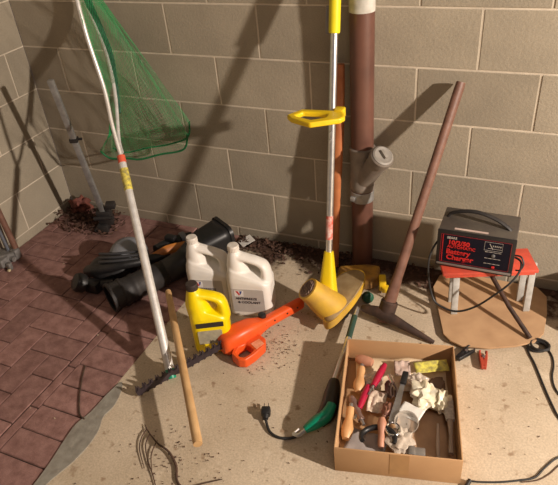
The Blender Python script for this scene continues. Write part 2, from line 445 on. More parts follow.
tube(bm, spline([v+V(0, 0, -.006) for v in hem2], 10), .004, 8)
part('hem', bm, mat('dark green hem cord', (.01, .15, .05), .7), t)

bm = bmesh.new(); tube(bm, [v+V(.012, .004, -.012) for v in spline(farc[::-1], 6)], [*interp([.010, .013, .016, .015, .013, .006], 6)], 8)
part('gathered_net', bm, mat('dark bunched netting', (.012, .05, .03), .8, col2=(.03, .11, .06), scale=90, bump=.8), t, label='dark bunched netting along the hoop')

# ------------------------------------------------------------------ tall grey rod with a dark head in the corner
t = thing('grabber_tool', 'grey metal rod with a dark clamp head leaning in the back left corner', 'tool', (.346, -.154, 0))
a, b = V(.352, -.158, .10), V(.394, -.283, .822)
# the top lies nearer the left wall
bm = bmesh.new(); Mx = axis_matrix(a, b-a, (1, .4, 0)); box(bm, (0, 0, (b-a).length/2), (.026, .020, (b-a).length), Mx, bev=.003)
part('rod', bm, m_galv, t)
bm = bmesh.new(); c = a.lerp(b, .60); Mx = axis_matrix(c, b-a, (1, .4, 0)); box(bm, (0, 0, 0), (.036, .030, .018), Mx, bev=.002); box(bm, (.026, 0, .002), (.022, .008, .010), Mx, bev=.001)
part('clip', bm, m_blackm, t)
bm = bmesh.new(); Mx = axis_matrix(V(.350, -.150, .075), b-a, (1, .4, 0))
box(bm, (0, 0, .005), (.070, .045, .085), Mx, bev=.006); box(bm, (-.02, -.01, -.05), (.05, .06, .045), Mx, bev=.005)
box(bm, (.047, .0, .075), (.045, .035, .03), Mx, bev=.004); box(bm, (.028, 0, .05), (.02, .03, .05), Mx, bev=.003)
tube(bm, [Mx @ V(-.045, -.03, .02), Mx @ V(.05, -.03, .02)], .010, 10); tube(bm, [Mx @ V(-.03, -.02, -.03), Mx @ V(-.06, -.03, -.06)], .012, 10)
part('clamp_head', bm, m_blackm, t)

# ------------------------------------------------------------------ tool at the left edge
t = thing('long_handled_edger', 'reddish wooden handle and grey steel head against the left wall at the photo edge', 'tool', (.06, -.53, 0))
bm = bmesh.new(); tube(bm, [V(.078, -.492, .05), V(.035, -.485, .42)], .014, 16); part('handle', bm, m_woodr, t)
bm = bmesh.new(); tube(bm, [V(.054, -.515, .05), V(.018, -.508, .40)], .008, 12); part('brace', bm, mat('blue grey rod', (.20, .22, .26), .4, .5), t)
bm = bmesh.new(); box(bm, (.04, -.55, .035), (.09, .10, .045), Matrix.Identity(4), bev=.008)
box(bm, (.080, -.505, .04), (.04, .035, .05), bev=.006); tube(bm, [V(.02, -.60, .045), V(.09, -.52, .05)], .014, 12)
tube(bm, [V(.105, -.54, .035), V(.075, -.54, .035)], .013, 12); box(bm, (.10, -.575, .018), (.025, .02, .035), bev=.004)
part('tool_head', bm, mat('grey cast head', (.25, .24, .23), .6, .3, col2=(.15, .14, .13), scale=45, bump=.4), t)
bm = bmesh.new(); blob(bm, (.108, -.590, .006), (.009, .008, .006), 2, .2)
single('pebble', bm, mat('pale pebble', (.6, .5, .3), .8), 'small pale pebble in front of the grey steel head', 'pebble')

# ------------------------------------------------------------------ black leaf blower tube + blower
t = thing('vacuum_tube', 'black ribbed blower tube with an open round mouth lying on the paving', 'tube', (.86, -.44, 0))
a = V(.757, -.668, .064); b = V(1.048, -.170, .075); A = (b-a).normalized(); Lt = (b-a).length
bm = bmesh.new(); Mx = axis_matrix(a, A, (0, 0, 1))
prof = [(.054, .006), (.057, 0), (.064, .002), (.065, .014), (.059, .018), (.058, .050), (.062, .053), (.062, .066), (.057, .070), (.055, .10), (.058, .104), (.058, .12), (.055, .124), (.055, .17), (.060, .174), (.060, .190), (.056, .195), (.052, .26)]
lathe(bm, prof, 40, Mx, cap=False)
tb = part('tube', bm, m_blackm, t, angle=50, mods='solid'); tb.modifiers['solid'].thickness = .004
bm = bmesh.new()
rings = []
for s, wdt, hgt in ((.25, .104, .104), (.34, .110, .112), (.45, .135, .150), (.53, .150, .160), (.567, .158, .165)):
    rings.append([Mx @ V(y+max(0, (hgt-.104)*.5), x, s) for x, y in rrect(wdt, hgt, min(hgt, wdt)*(.48 if s < .4 else .25), 5)])
loft(bm, rings, cap=False); sc_ = part('scoop', bm, m_black, t, angle=50, mods='solid'); sc_.modifiers['solid'].thickness = .004
bm = bmesh.new(); loft(bm, [[Mx @ V(y+.030, x, s) for x, y in rrect(wd, hg, .036, 5)] for s, wd, hg in ((.556, .163, .170), (.572, .165, .172))]); part('rim', bm, m_black, sc_)
t = thing('leaf_blower', 'black blower with a grey domed fan cover lying behind the ribbed tube', 'blower', (.64, -.43, 0))
m_dome = mat('grey translucent dome', (.235, .245, .27), .35, col2=(.19, .20, .22), scale=8)
bm = bmesh.new()
blob(bm, (.625, -.455, .055), (.115, .085, .052), 4, .03, M=Matrix.Rotation(math.radians(38), 4, 'Z'), floor=.004)
tube(bm, spline([V(.53, -.52, .045), V(.60, -.535, .08), V(.70, -.50, .10), V(.78, -.42, .09), V(.83, -.33, .07)], 6), [*interp([.030, .022, .018, .022, .028], 6)], 14)
part('body', bm, m_black, t, mods='remesh')
bm = bmesh.new(); Mx = axis_matrix(V(.655, -.385, .062), V(.25, -.45, .85), (.6, .6, 0))
lathe(bm, [(.088, -.01), (.090, .01), (.082, .032), (.060, .048), (.030, .056), (.004, .058)], 36, Mx); part('fan_cover', bm, m_dome, t, label='grey domed fan cover')
bm = bmesh.new()
for k in range(3):
    o_ = .018*k; tube(bm, spline([V(.575+o_*.6, -.475-o_, .12-o_*.4), V(.66+o_*.5, -.47-o_, .135-o_*.3), V(.745+o_*.4, -.41-o_, .125-o_*.3)], 6), .0055, 8)
part('grip', bm, mat('grey black rib', (.05, .05, .055), .35), t)
bm = bmesh.new(); tube(bm, [V(.77, -.33, .075), V(.80, -.255, .075), V(.862, -.175, .07)], [.030, .032, .026], 20)
nz = part('nozzle', bm, m_black, t)
bm = bmesh.new(); Mx = axis_matrix(V(.828, -.218, .076), V(.06, .08, 0)); lathe(bm, [(.031, 0), (.034, .003), (.034, .022), (.031, .025)], 20, Mx)
part('clamp_band', bm, mat('grey band', (.20, .21, .23), .4), nz)
bm = bmesh.new(); box(bm, (.815, -.27, .115), (.05, .03, .03), bev=.005); part('latch', bm, m_black, nz)
bm = bmesh.new(); lathe(bm, [(.030, 0), (.040, .004), (.043, .03), (.036, .045), (.012, .05)], 24, axis_matrix(V(.570, -.60, .045), V(-.4, -.5, .5)))
box(bm, (.60, -.585, .03), (.07, .05, .05), bev=.008); tube(bm, [V(.56, -.60, .03), V(.68, -.54, .035)], .020, 12)
part('motor_cap', bm, m_black, t)
# orange brown strap beside the nozzle
bm = bmesh.new(); tube(bm, spline([V(.79, -.40, .095), V(.84, -.34, .105), V(.895, -.28, .10), V(.94, -.24, .085)], 6), [*interp([.010, .019, .017, .008], 6)], 10, flat=(.5, 1.1))
single('wooden_grip', bm, mat('orange brown wood', (.50, .19, .03), .5, col2=(.36, .12, .02), scale=14), 'orange brown wooden grip lying between the black tube and the blower', 'handle')

# ------------------------------------------------------------------ jugs
def jug(name, label, W, D, Hb, m_body, m_cap, loc, yaw, group=None, cap_r=.0215, capless=False, sc_=1.0):
    t = thing(name, label, 'jug', loc, yaw, group)
    bm = bmesh.new()
    # body, its top sloping up to the neck side (-x)
    sec = [(0, .93, .0), (.008, 1, 0), (Hb*.48, 1, 0), (Hb*.54, 1.0, .01), (Hb*.59, .96, .03), (Hb*.64, .86, .08)]
    rings = []
    for z, k, _ in sec:
        rings.append([V(x*k, y*k, z+(max(0, z-Hb*.48)/(Hb*.16))*(-x/W)*.06) for x, y in rrect(W, D, .030, 6)])
    loft(bm, rings)
    # shoulder column under the neck
    nx = -W*.30
    tube(bm, [V(-W*.20, 0, Hb*.55), V(nx*.95, 0, Hb*.74), V(nx, 0, Hb*.88), V(nx, 0, Hb*.95)], [.052, .043, .029, .0205], 20, flat=(1, .9), up=(0, 1, 0))
    # handle: leaves the neck, slopes to the far shoulder, runs down into the side
    hp = spline([V(nx+.010, 0, Hb*.86), V(-W*.02, 0, Hb*.825), V(W*.22, 0, Hb*.775), V(W*.365, 0, Hb*.69), V(W*.385, 0, Hb*.48)], 6)
    tube(bm, hp, [*interp([.022, .020, .021, .026, .034], 6)], 16, flat=(1.25, .72), up=(0, 1, 0))
    part('body', bm, m_body, t, local=True, mods='remesh')
    bm = bmesh.new(); Mx = Matrix.Translation((nx, 0, Hb*.94))
    lathe(bm, [(cap_r*.8, -.006), (cap_r*.95, -.004), (cap_r, 0), (cap_r, .020), (cap_r*.93, .024), (cap_r*.4, .0245)], 24, Mx)
    for k in range(24):
        a = 2*PI*k/24; box(bm, (nx+math.cos(a)*cap_r, math.sin(a)*cap_r, Hb*.94+.010), (.0016, .0016, .018))
    part('cap', bm, m_cap, t, local=True)
    return t
m_lab = mat('pale grey label', (.50, .47, .44), .5, col2=(.44, .41, .385), scale=25)
m_ink = mat('dark printed ink', (.03, .025, .04), .6)
m_blueink = mat('blue ink', (.03, .07, .30), .5)
m_redink = mat('red ink', (.65, .04, .04), .5)
FX = Matrix.Rotation(PI/2, 4, 'X')          # text standing up, facing -y
def white_jug(loc, yaw, label, text=True):
    W, D, Hb = .174, .118, .300
    t = jug('antifreeze_jug', label, W, D, Hb, m_whitep, mat('white cap', (.80, .76, .70), .5, col2=(.62, .56, .48), scale=30), loc, yaw, 'white antifreeze jugs')
    bm = bmesh.new(); pl = rrect(.128, .112, .006, 3)
    prism(bm, pl, 0, .0012, Matrix.Translation((-.002, -D/2-.0002, .083)) @ FX)
    lb = part('label_sticker', bm, m_lab, t, local=True, label='grey printed front label')
    y = -D/2-.0016
    bm = bmesh.new(); prism(bm, rrect(.036, .028, .002, 2), 0, .0005, Matrix.Translation((-.036, y+.0002, .118)) @ FX)
    q = part('emblem_panel', bm, mat('white print', (.82, .80, .78), .5), lb, local=True); q.location = (0, 0, 0)
    for pts, mm, nm in (([(-.013, .011), (-.004, .011), (.004, -.006), (.0, -.010)], m_redink, 'emblem'), ([(.0, -.010), (.004, -.006), (.004, .011), (.013, .011), (.008, -.002)], m_blueink, 'emblem')):
        bm = bmesh.new(); prism(bm, pts, 0, .0005, Matrix.Translation((-.036, y-.0003, .119)) @ FX); part(nm, bm, mm, lb, local=True)
    for s, z, x in (('ANTIFREEZE', .089, -.051), ('& COOLANT', .071, -.043)):
        lettering(s, .0155, m_ink, lb, (x, y-.0004, z), FX, bold=.0001)
    return t
white_jug((1.312, -.465, 0), math.radians(13), 'white antifreeze jug on the right, its printed label fully in view')
white_jug((1.128, -.462, 0), math.radians(14), 'white antifreeze jug on the left, partly hidden behind the yellow jug')
t = jug('yellow_jug', 'bright yellow plastic jug with a black cap beside the orange hedge trimmer', .142, .098, .292, m_yjug, mat('black cap', (.05, .035, .03), .6), (1.260, -.705, 0), math.radians(28), cap_r=.021)
Mz = FX
bm = bmesh.new(); prism(bm, rrect(.088, .062, .004, 3), 0, .0012, Matrix.Translation((-.004, -.049-.0002, .082)) @ Mz); lb = part('label_sticker', bm, mat('yellow grey label', (.42, .38, .26), .5, col2=(.30, .27, .2), scale=70), t, local=True, label='grey printed front label')
bm = bmesh.new(); prism(bm, rrect(.100, .022, .003, 3), 0, .0012, Matrix.Translation((0, -.049-.0002, .139)) @ Mz); lb2 = part('label_sticker', bm, mat('black label band', (.03, .025, .02), .5), t, local=True, label='black label band')

# small card and scrap behind the jugs
bm = bmesh.new(); Mx = Matrix.Translation((1.078, -.054, .012)) @ Matrix.Rotation(math.radians(-38), 4, 'Z') @ Matrix.Rotation(math.radians(12), 4, 'X')
box(bm, (0, 0, 0), (.058, .066, .0012), Mx)
single('paper_card', bm, mat('white card', (.85, .82, .76), .8), 'square white paper card on the floor by the back wall', 'card')
bm = bmesh.new(); Mx = Matrix.Translation((.905, -.055, .012)) @ Matrix.Rotation(math.radians(24), 4, 'Z') @ Matrix.Rotation(math.radians(5), 4, 'X'); box(bm, (0, 0, 0), (.075, .042, .018), Mx, bev=.002)
single('wood_offcut', bm, mat('grey tan offcut', (.36, .30, .22), .8), 'small tan offcut lying behind the black tube', 'offcut')

# ------------------------------------------------------------------ hedge trimmer
t = thing('hedge_trimmer', 'orange electric hedge trimmer with a black toothed blade lying on the concrete', 'hedge trimmer', (1.333, -.725, 0), math.atan2(.866, .5))
# local x runs from the blade joint towards the rear grip; local -y is the camera side
bm = bmesh.new()
rings = []
for x, wd, hg, zc in ((-.030, .054, .054, .046), (-.016, .074, .078, .050), (.05, .082, .088, .052), (.105, .074, .080, .050), (.145, .050, .056, .046), (.175, .040, .044, .045), (.335, .038, .042, .044), (.345, .034, .038, .044)):
    rings.append([V(x, yy, zz+zc) for yy, zz in rrect(wd, hg, min(wd, hg)*.30, 4)])
loft(bm, rings); part('body', bm, m_orange, t, local=True, angle=50)
bm = bmesh.new()
outp = [(.02, -.02), (-.022, -.055), (-.020, -.095), (.0, -.116), (.045, -.112), (.098, -.098), (.120, -.070), (.112, -.02)]
holp = [(.018, -.045), (-.006, -.060), (-.006, -.088), (.004, -.100), (.025, -.100), (.050, -.092), (.052, -.070), (.048, -.045)]
prism(bm, outp, .006, .046, None, holp); part('front_grip', bm, m_orange, t, local=True, bev=.007)
bm = bmesh.new(); prism(bm, [(.060, -.098), (.060, -.060), (.098, -.060), (.098, -.092)], .0455, .0472); part('sticker', bm, mat('pale orange sticker', (.85, .35, .20), .5, col2=(.7, .25, .12), scale=80), t, local=True, label='pale rating sticker')
bm = bmesh.new(); lathe(bm, [(.014, 0), (.016, .004), (.015, .016), (.010, .020)], 16, Matrix.Translation((.165, .012, .064))); box(bm, (.165, .012, .066), (.034, .012, .012), bev=.003); part('switch', bm, m_black, t, local=True)
bm = bmesh.new()
bm.free()
for x, yy in ((.155, -.022), (.20, -.0205), (.26, -.0205), (.31, -.0205)):
    bm = bmesh.new(); lathe(bm, [(.0035, 0), (.0035, .0025)], 10, axis_matrix(V(x, yy+.0015, .05), V(0, -1, 0))); part('screw', bm, m_black, t, local=True)
# blade: a bar carrying hooked teeth above and below, standing on edge
bt = V(1.130, -1.030, .022); b0 = V(1.342, -.722, .056)
bm = bmesh.new(); dA = (bt-b0).normalized(); up = V(0, 0, 1); up = (up-dA*up.dot(dA)).normalized(); Lb = (bt-b0).length
def bp(s, hh, o): return b0+dA*s+up*hh+dA.cross(up)*o
n = 15
poly = [(0, -.011)]
poly = []
top = []; bot = []
for k in range(n):
    s = Lb*(k+.25)/n; q = Lb/n
    top += [(s, .010), (s+q*.05, .024), (s+q*.22, .033), (s+q*.42, .012)]
    bot += [(s, -.012), (s+q*.10, -.017), (s+q*.30, -.017), (s+q*.42, -.012)]
outl = [(-.02, .010)]+top+[(Lb, .008), (Lb, -.008)]+list(reversed(bot))+[(-.02, -.010)]
for o0, o1, sh in ((-.003, .000, 0), (.0005, .0035, .007)):
    a_ = [bm.verts.new(bp(s+sh*(0 < s < Lb), hh, o0)) for s, hh in outl]; b_ = [bm.verts.new(bp(s+sh*(0 < s < Lb), hh, o1)) for s, hh in outl]
    bm.faces.new(a_); bm.faces.new(list(reversed(b_))); N = len(outl)
    for k in range(N): bm.faces.new((a_[k], b_[k], b_[(k+1) % N], a_[(k+1) % N]))
part('blade', bm, mat('blackened blade', (.035, .025, .03), .45, .3, col2=(.06, .045, .05), scale=30), t, smooth=False, label='black toothed blade')

# ------------------------------------------------------------------ wooden dowel
a = V(1.013, -.606, .118); b = V(1.473, -1.180, .090)
bm = bmesh.new(); tube(bm, [a, a.lerp(b, .02), a.lerp(b, .98), b], [.011, .0125, .0150, .0142], 18)
single('wooden_dowel', bm, m_wood, 'pale round wooden stick lying across the hedge trimmer blade', 'stick', base=(1.24, -.89, .1))

# ------------------------------------------------------------------ string trimmer
t = thing('string_trimmer', 'yellow string trimmer with a silver shaft standing against the back wall', 'string trimmer', (1.629, -.442, 0))
hd, tp = V(1.611, -.405, .12), V(1.570, -.119, 1.109)
axs = (tp-hd).normalized()
bm = bmesh.new(); tube(bm, [hd+axs*.15, hd.lerp(tp, .925)], .0125, 20); shf = part('shaft', bm, m_alu, t)
bm = bmesh.new(); tube(bm, [hd.lerp(tp, .10)+axs*.1, hd.lerp(tp, .285)], .0131, 20); part('sticker', bm, mat('red lettered sticker', (.62, .10, .06), .5, col2=(.70, .55, .50), scale=60), shf, label='red lettered sticker')
bm = bmesh.new(); tube(bm, [hd.lerp(tp, .90), hd.lerp(tp, .905), hd.lerp(tp, 1.30)], [.0175, .0195, .0205], 20)
g = part('grip', bm, mat('bright yellow grip', (.85, .74, .02), .4, col2=(.78, .66, .02), scale=10), t)
bm = bmesh.new(); c = hd.lerp(tp, .94)+V(-.022, 0, 0); Mx = axis_matrix(c, axs, (1, 0, 0)); box(bm, (0, 0, .0), (.014, .018, .09), Mx, bev=.003); part('trigger', bm, mat('grey trigger', (.22, .20, .18), .5), g)
# loop handle, clamped to the shaft
bm = bmesh.new()
z = .762
outp = [(1.446, -.300), (1.470, -.322), (1.550, -.350), (1.640, -.292), (1.648, -.270), (1.628, -.226), (1.560, -.232), (1.480, -.240)]
holp = [(1.476, -.298), (1.488, -.306), (1.545, -.322), (1.582, -.296), (1.584, -.280), (1.580, -.262), (1.545, -.258), (1.492, -.264)]
prism(bm, outp, z-.009, z+.011, None, holp); lh = part('loop_handle', bm, mat('yellow handle plastic', (.86, .60, .01), .4, col2=(.80, .54, .01), scale=12), t, bev=.006)
bm = bmesh.new(); c = hd.lerp(tp, .645); box(bm, (c.x+.028, c.y, z), (.034, .034, .036), bev=.005); part('clamp', bm, m_yel, lh)
bm = bmesh.new(); c = hd.lerp(tp, .56); tube(bm, [c+V(.0, -.012, 0), c+V(.002, -.018, 0)], .004, 10); part('rivet', bm, m_galv, shf)
bm = bmesh.new(); c = hd.lerp(tp, .585); tube(bm, [c+V(.0, -.012, 0), c+V(.002, -.018, 0)], .004, 10); part('rivet', bm, m_galv, shf)
# cone, motor housing, grille, guard
bm = bmesh.new(); Mx = axis_matrix(hd-axs*.05, axs, (1, 0, 0))
rings = [[Mx @ V(x, y, s) for x, y in rrect(wd, dp, min(wd, dp)*.3, 3)] for s, wd, dp in ((0, .080, .066), (.07, .062, .055), (.18, .038, .036), (.205, .032, .030))]
loft(bm, rings); part('neck', bm, mat('yellow neck', (.84, .62, .01), .4, col2=(.76, .55, .01), scale=12), t, angle=30)
top_, bot_ = V(1.560, -.482, .170), V(1.652, -.432, .045); dm = (bot_-top_).normalized()
bm = bmesh.new(); lathe(bm, [(.038, -.002), (.045, .0), (.047, .03), (.054, .07), (.060, .12), (.062, .150), (.058, .165)], 36, axis_matrix(top_, dm)); mh = part('motor_housing', bm, m_yeld, t)
bm = bmesh.new(); Mx = axis_matrix(top_-dm*.003, dm, (1, 0, 0)); lathe(bm, [(.034, 0), (.038, .001), (.038, .004)], 30, Mx)
for k in range(-3, 4):
    wv = math.sqrt(.031**2-(k*.009)**2); box(bm, (k*.009, 0, -.001), (.003, 2*wv, .004), Mx)
part('vent_grille', bm, mat('dusty grey grille', (.28, .19, .14), .8, col2=(.16, .10, .08), scale=120), mh)
# guard: a half dish with a turned-down rim, swept back to the right
gp = [V(1.640, -.525, .060), V(1.675, -.520, .078), V(1.701, -.448, .088), V(1.717, -.375, .094), V(1.722, -.289, .097), V(1.703, -.234, .096), V(1.657, -.220, .090), V(1.609, -.256, .080), V(1.600, -.339, .072), V(1.605, -.45, .06)]
go = spline(gp, 5, True); cen = sum(go, Vector())/len(go)
def plate(bm, ks, dz):
    loft(bm, [[cen+(q-cen)*k+V(0, 0, z) for q in go] for k, z in zip(ks, dz)])
bm = bmesh.new(); plate(bm, (.93, .96, .96, .93), (-.008, -.004, .004, .007)); gd = part('guard', bm, m_dust, t, label='dusty tan guard')
bm = bmesh.new(); a_ = [[bm.verts.new(cen+(q-cen)*k+V(0, 0, z)) for q in go] for k, z in ((1.0, .004), (1.0, -.030), (.95, -.030), (.95, .004))]
for r in range(4):
    for k in range(len(go)): bm.faces.new((a_[r][k], a_[r][(k+1) % len(go)], a_[(r+1) % 4][(k+1) % len(go)], a_[(r+1) % 4][k]))
part('rim', bm, m_yeld, gd, label='yellow rim')
bm = bmesh.new(); lathe(bm, [(.035, 0), (.038, .01), (.030, .035)], 24, Matrix.Translation((1.655, -.40, .002))); part('spool', bm, m_black, t)

# second yellow machine behind
t = thing('yellow_housing', 'dirty yellow plastic housing lying behind the string trimmer guard', 'machine housing', (1.66, -.18, 0))
bm = bmesh.new(); Mx = Matrix.Translation((1.655, -.185, .05)) @ Matrix.Rotation(math.radians(18), 4, 'Z')
prism(bm, [(-.085, -.05), (.06, -.06), (.095, -.03), (.10, .04), (.05, .055), (-.07, .045)], -.048, .008, Mx); hb = part('housing', bm, mat('grimy yellow plastic', (.42, .22, .03), .6, col2=(.18, .09, .03), scale=22), t, bev=.012)
bm = bmesh.new(); Mx2 = Mx @ Matrix.Translation((.105, -.055, -.01)); box(bm, (0, 0, 0), (.028, .05, .050), Mx2, bev=.005); box(bm, (.01, -.028, -.01), (.030, .03, .022), Mx2, bev=.004); part('lug', bm, m_yel, hb)

# ------------------------------------------------------------------ brown axe style handle leaning on the wall
bm = bmesh.new(); P_ = [V(1.533, -.105, .002), V(1.537, -.085, .243), V(1.540, -.075, .38), V(1.541, -.066, .47), V(1.548, -.056, .617), V(1.556, -.045, .76), V(1.556, -.036, .870)]
tube(bm, spline(P_, 6), [*interp([.017, .018, .019, .023, .022, .016, .015], 6)], 16, flat=(1, .8), up=(1, 0, 0))
single('axe_haft', bm, m_woodo, 'curved orange brown wooden handle leaning on the wall behind the string trimmer', 'handle', base=(1.53, -.10, 0))

# ------------------------------------------------------------------ pickaxe
t = thing('pickaxe', 'rusty pickaxe standing on its head, its long wooden handle leaning on the block wall', 'pickaxe', (1.83, -.39, 0))
a, b = V(1.828, -.395, .012), V(1.984, -.030, .828)
bm = bmesh.new(); tube(bm, [a, a.lerp(b, .12), a.lerp(b, .2), a.lerp(b, .6), a.lerp(b, .97), b], [.027, .025, .020, .0185, .0185, .017], 18, flat=(1, .8)); part('handle', bm, m_woodr, t)
hp = spline([V(1.738, -.386, .044), V(1.765, -.392, .050), V(1.825, -.400, .050), V(1.92, -.425, .034), V(2.030, -.450, .010)], 8)
bm = bmesh.new(); tube(bm, hp, [*interp([.010, .017, .024, .016, .007], 8)], 12, flat=(1.0, .65)); 
Mx = axis_matrix(a+(b-a).normalized()*.050, b-a, (1, 0, 0)); lathe(bm, [(.028, -.035), (.033, -.03), (.033, .03), (.028, .035)], 20, Mx)
part('pick_head', bm, m_darkst, t)

# ------------------------------------------------------------------ green electric edger (in front of the trimmer, left of the box)
t = thing('electric_edger', 'green and black electric grass tool lying along the left side of the cardboard box', 'grass tool', (1.77, -.75, 0))
bm = bmesh.new(); tube(bm, [V(1.720, -.385, .036), V(1.726, -.435, .038)], .0105, 14); part('tube', bm, m_alu, t, label='silver tube end')
bm = bmesh.new(); tube(bm, [V(1.726, -.435, .038), V(1.742, -.56, .042)], .0115, 14); part('sleeve', bm, mat('dark green sleeve', (.03, .07, .05), .5), t)
bm = bmesh.new(); tube(bm, [V(1.742, -.56, .042), V(1.762, -.79, .042)], .0110, 14); part('tube', bm, m_alu, t, label='long silver tube')
bm = bmesh.new(); rr = []
hA = [V(1.760, -.77, .04), V(1.772, -.83, .042), V(1.783, -.90, .044), V(1.772, -.945, .044)]
tube(bm, spline(hA, 5), [*interp([.018, .027, .030, .022], 5)], 16, flat=(1, 1)); part('motor_body', bm, m_black, t)
bm = bmesh.new(); tube(bm, spline([V(1.792, -.885, .066), V(1.785, -.925, .055), V(1.762, -.955, .045), V(1.737, -.985, .036)], 5), [*interp([.018, .026, .026, .014], 5)], 14, flat=(1, .8)); part('green_grip', bm, m_green, t)
bm = bmesh.new(); tube(bm, spline([V(1.745, -.965, .04), V(1.735, -.985, .03), V(1.720, -.998, .018), V(1.700, -.995, .012)], 5), .007, 8); tube(bm, [V(1.700, -.995, .012), V(1.712, -.975, .018)], .005, 8)
part('steel_hook', bm, m_alu, t)
bm = bmesh.new(); tube(bm, spline([V(1.738, -.985, .030), V(1.705, -1.004, .008), V(1.665, -1.018, .0055), V(1.628, -1.010, .0055), V(1.603, -.985, .010), V(1.590, -.962, .018)], 8), .0045, 10)
cd = part('cord', bm, m_rubber, t)
bm = bmesh.new(); Mx = axis_matrix(V(1.590, -.962, .018), V(-.25, .7, .1), (0, 0, 1)); box(bm, (0, 0, .014), (.028, .030, .028), Mx, bev=.005); lathe(bm, [(.009, -.014), (.012, 0)], 12, Mx)
for s in (-1, 1): box(bm, (0, s*.007, .036), (.006, .0015, .018), Mx)
part('plug', bm, m_black, cd)
bm = bmesh.new(); Mx = axis_matrix(V(1.735, -.290, .022), V(.5, -.6, .3)); lathe(bm, [(.014, -.014), (.022, -.01), (.022, .012), (.014, .018)], 16, Mx)
single('green_knob', bm, mat('dark green knob', (.01, .09, .05), .4), 'small dark green knob under the yellow housing corner', 'knob')

# ------------------------------------------------------------------ cardboard box and its contents
BA = math.atan2(.225, .974); BO = V(1.862, -1.066, 0)
MB = Matrix.Translation(BO) @ Matrix.Rotation(BA, 4, 'Z')
m_card = mat('brown cardboard', (.52, .315, .155), .85, col2=(.46, .27, .13), scale=7, bump=.08, bscale=30)
BW, BD, BH = .358, .452, .106
t = thing('cardboard_box', 'open shallow brown cardboard box full of small tools on the concrete', 'box', BO, BA)
T_ = .004
def lbox(c, s, bev=.0008):
    bm = bmesh.new(); box(bm, c, s, bev=bev); return bm
part('bottom', lbox((BW/2, BD/2, .003), (BW-.001, BD-.001, .004)), m_card, t, local=True)
part('side_panel', lbox((BW/2, T_/2, BH/2), (BW, T_, BH)), m_card, t, local=True)
part('side_panel', lbox((BW/2, BD-T_/2, BH/2), (BW, T_, BH)), m_card, t, local=True)
part('side_panel', lbox((T_/2, BD/2, BH/2), (T_, BD-2*T_-.0004, BH)), m_card, t, local=True)
part('side_panel', lbox((BW-T_/2, BD/2, BH/2), (T_, BD-2*T_-.0004, BH)), m_card, t, local=True)
bm = bmesh.new(); box(bm, (BW*.52, -.0004, BH*.55), (.055, .0008, BH*.85)); part('tape', bm, mat('brown tape', (.47, .265, .11), .35), t, local=True, label='strip of brown tape on the front')
def B(a, b, z): return MB @ V(a, b, z)
def BV(a, b, z=0): return (MB.to_3x3() @ V(a, b, z))
G_ = None
# flat scraps on the bottom of the box
m_oldp = mat('yellowed paper', (.72, .60, .42), .85, col2=(.60, .47, .30), scale=20)
def sheet(name, label, cat, a, b, z, w_, d_, ang, material, tilt=0, group=None, crump=.004):
    bm = bmesh.new(); n = 10
    Mx = MB @ Matrix.Translation((a, b, z)) @ Matrix.Rotation(math.radians(ang), 4, 'Z') @ Matrix.Rotation(math.radians(tilt), 4, 'X')
    g = [[bm.verts.new(Mx @ V((i/n-.5)*w_, (j/n-.5)*d_, noise.noise(V(i*.45+a*50, j*.45, b*30))*crump*2)) for j in range(n+1)] for i in range(n+1)]
    for i in range(n):
        for j in range(n): bm.faces.new((g[i][j], g[i+1][j], g[i+1][j+1], g[i][j+1]))
    o = single(name, bm, material, label, cat, group=group, base=B(a, b, z), mods='solid', angle=60); return o
sheet('paper_sheet', 'large yellowed paper sheet under the tools at the back of the cardboard box', 'paper', .185, .375, .030, .30, .13, 3, m_oldp, 10, crump=.008)
sheet('card_scrap', 'tan card scrap lying in the front right of the cardboard box', 'card', .275, .135, .022, .12, .20, 6, mat('tan scrap', (.52, .33, .20), .85), 0)
sheet('paper_scrap', 'grey paper scrap in the front left corner of the cardboard box', 'paper', .085, .085, .020, .12, .10, -12, mat('grey scrap', (.34, .30, .28), .8), 0)
sheet('printed_leaflet', 'pale printed leaflet between the two crimson handles and the grey blade', 'leaflet', .112, .232, .048, .055, .082, -8, mat('printed pale leaflet', (.72, .60, .48), .7, col2=(.52, .40, .30), scale=110), 5)
sheet('yellow_packet', 'clear and yellow blister packet at the back right of the cardboard box', 'packet', .285, .385, .070, .112, .042, 14, mat('yellow packet', (.80, .72, .12), .35, col2=(.30, .26, .10), scale=55), 14, crump=.002)
sheet('white_card', 'white card with a small hole lying beside the grey putty knife blade', 'card', .218, .190, .066, .072, .050, -28, mat('white plastic card', (.84, .82, .76), .5), 6, crump=.001)
sheet('clear_packet', 'small clear plastic packet in the middle back of the cardboard box', 'packet', .190, .375, .062, .052, .062, 5, mat('greyish pink packet', (.50, .36, .30), .25, col2=(.60, .48, .42), scale=50), 6, crump=.004)
def handle_tool(name, label, cat, p0, p1, rads, material, ferrule=None, blade=None, group=None):
    t = thing(name, label, cat, (p0[0], p0[1], p0[2]), 0, group); d = (p1-p0).normalized(); Lh = (p1-p0).length
    bm = bmesh.new(); n = len(rads); lathe(bm, [(r, Lh*k/(n-1)) for k, r in enumerate(rads)], 18, axis_matrix(p0, d)); part('handle', bm, material, t)
    if ferrule: bm = bmesh.new(); lathe(bm, [(ferrule[0], 0), (ferrule[0]*.9, ferrule[1])], 16, axis_matrix(p1, d)); part('ferrule', bm, m_steel, t)
    if blade:
        bm = bmesh.new(); q = p1+d*(ferrule[1] if ferrule else 0); Mx = axis_matrix(q, d, (0, 0, 1))
        prism(bm, [(-blade[1]*.3, 0), (blade[1]*.3, 0), (blade[1]*.5, blade[0]), (-blade[1]*.5, blade[0])], -.001, .001, Mx @ Matrix(((0, 0, 1, 0), (1, 0, 0, 0), (0, 1, 0, 0), (0, 0, 0, 1))))
        part('blade', bm, m_steel, t)
    return t
m_pinkw = mat('pinkish turned wood', (.55, .27, .17), .5, col2=(.45, .21, .13), scale=25)
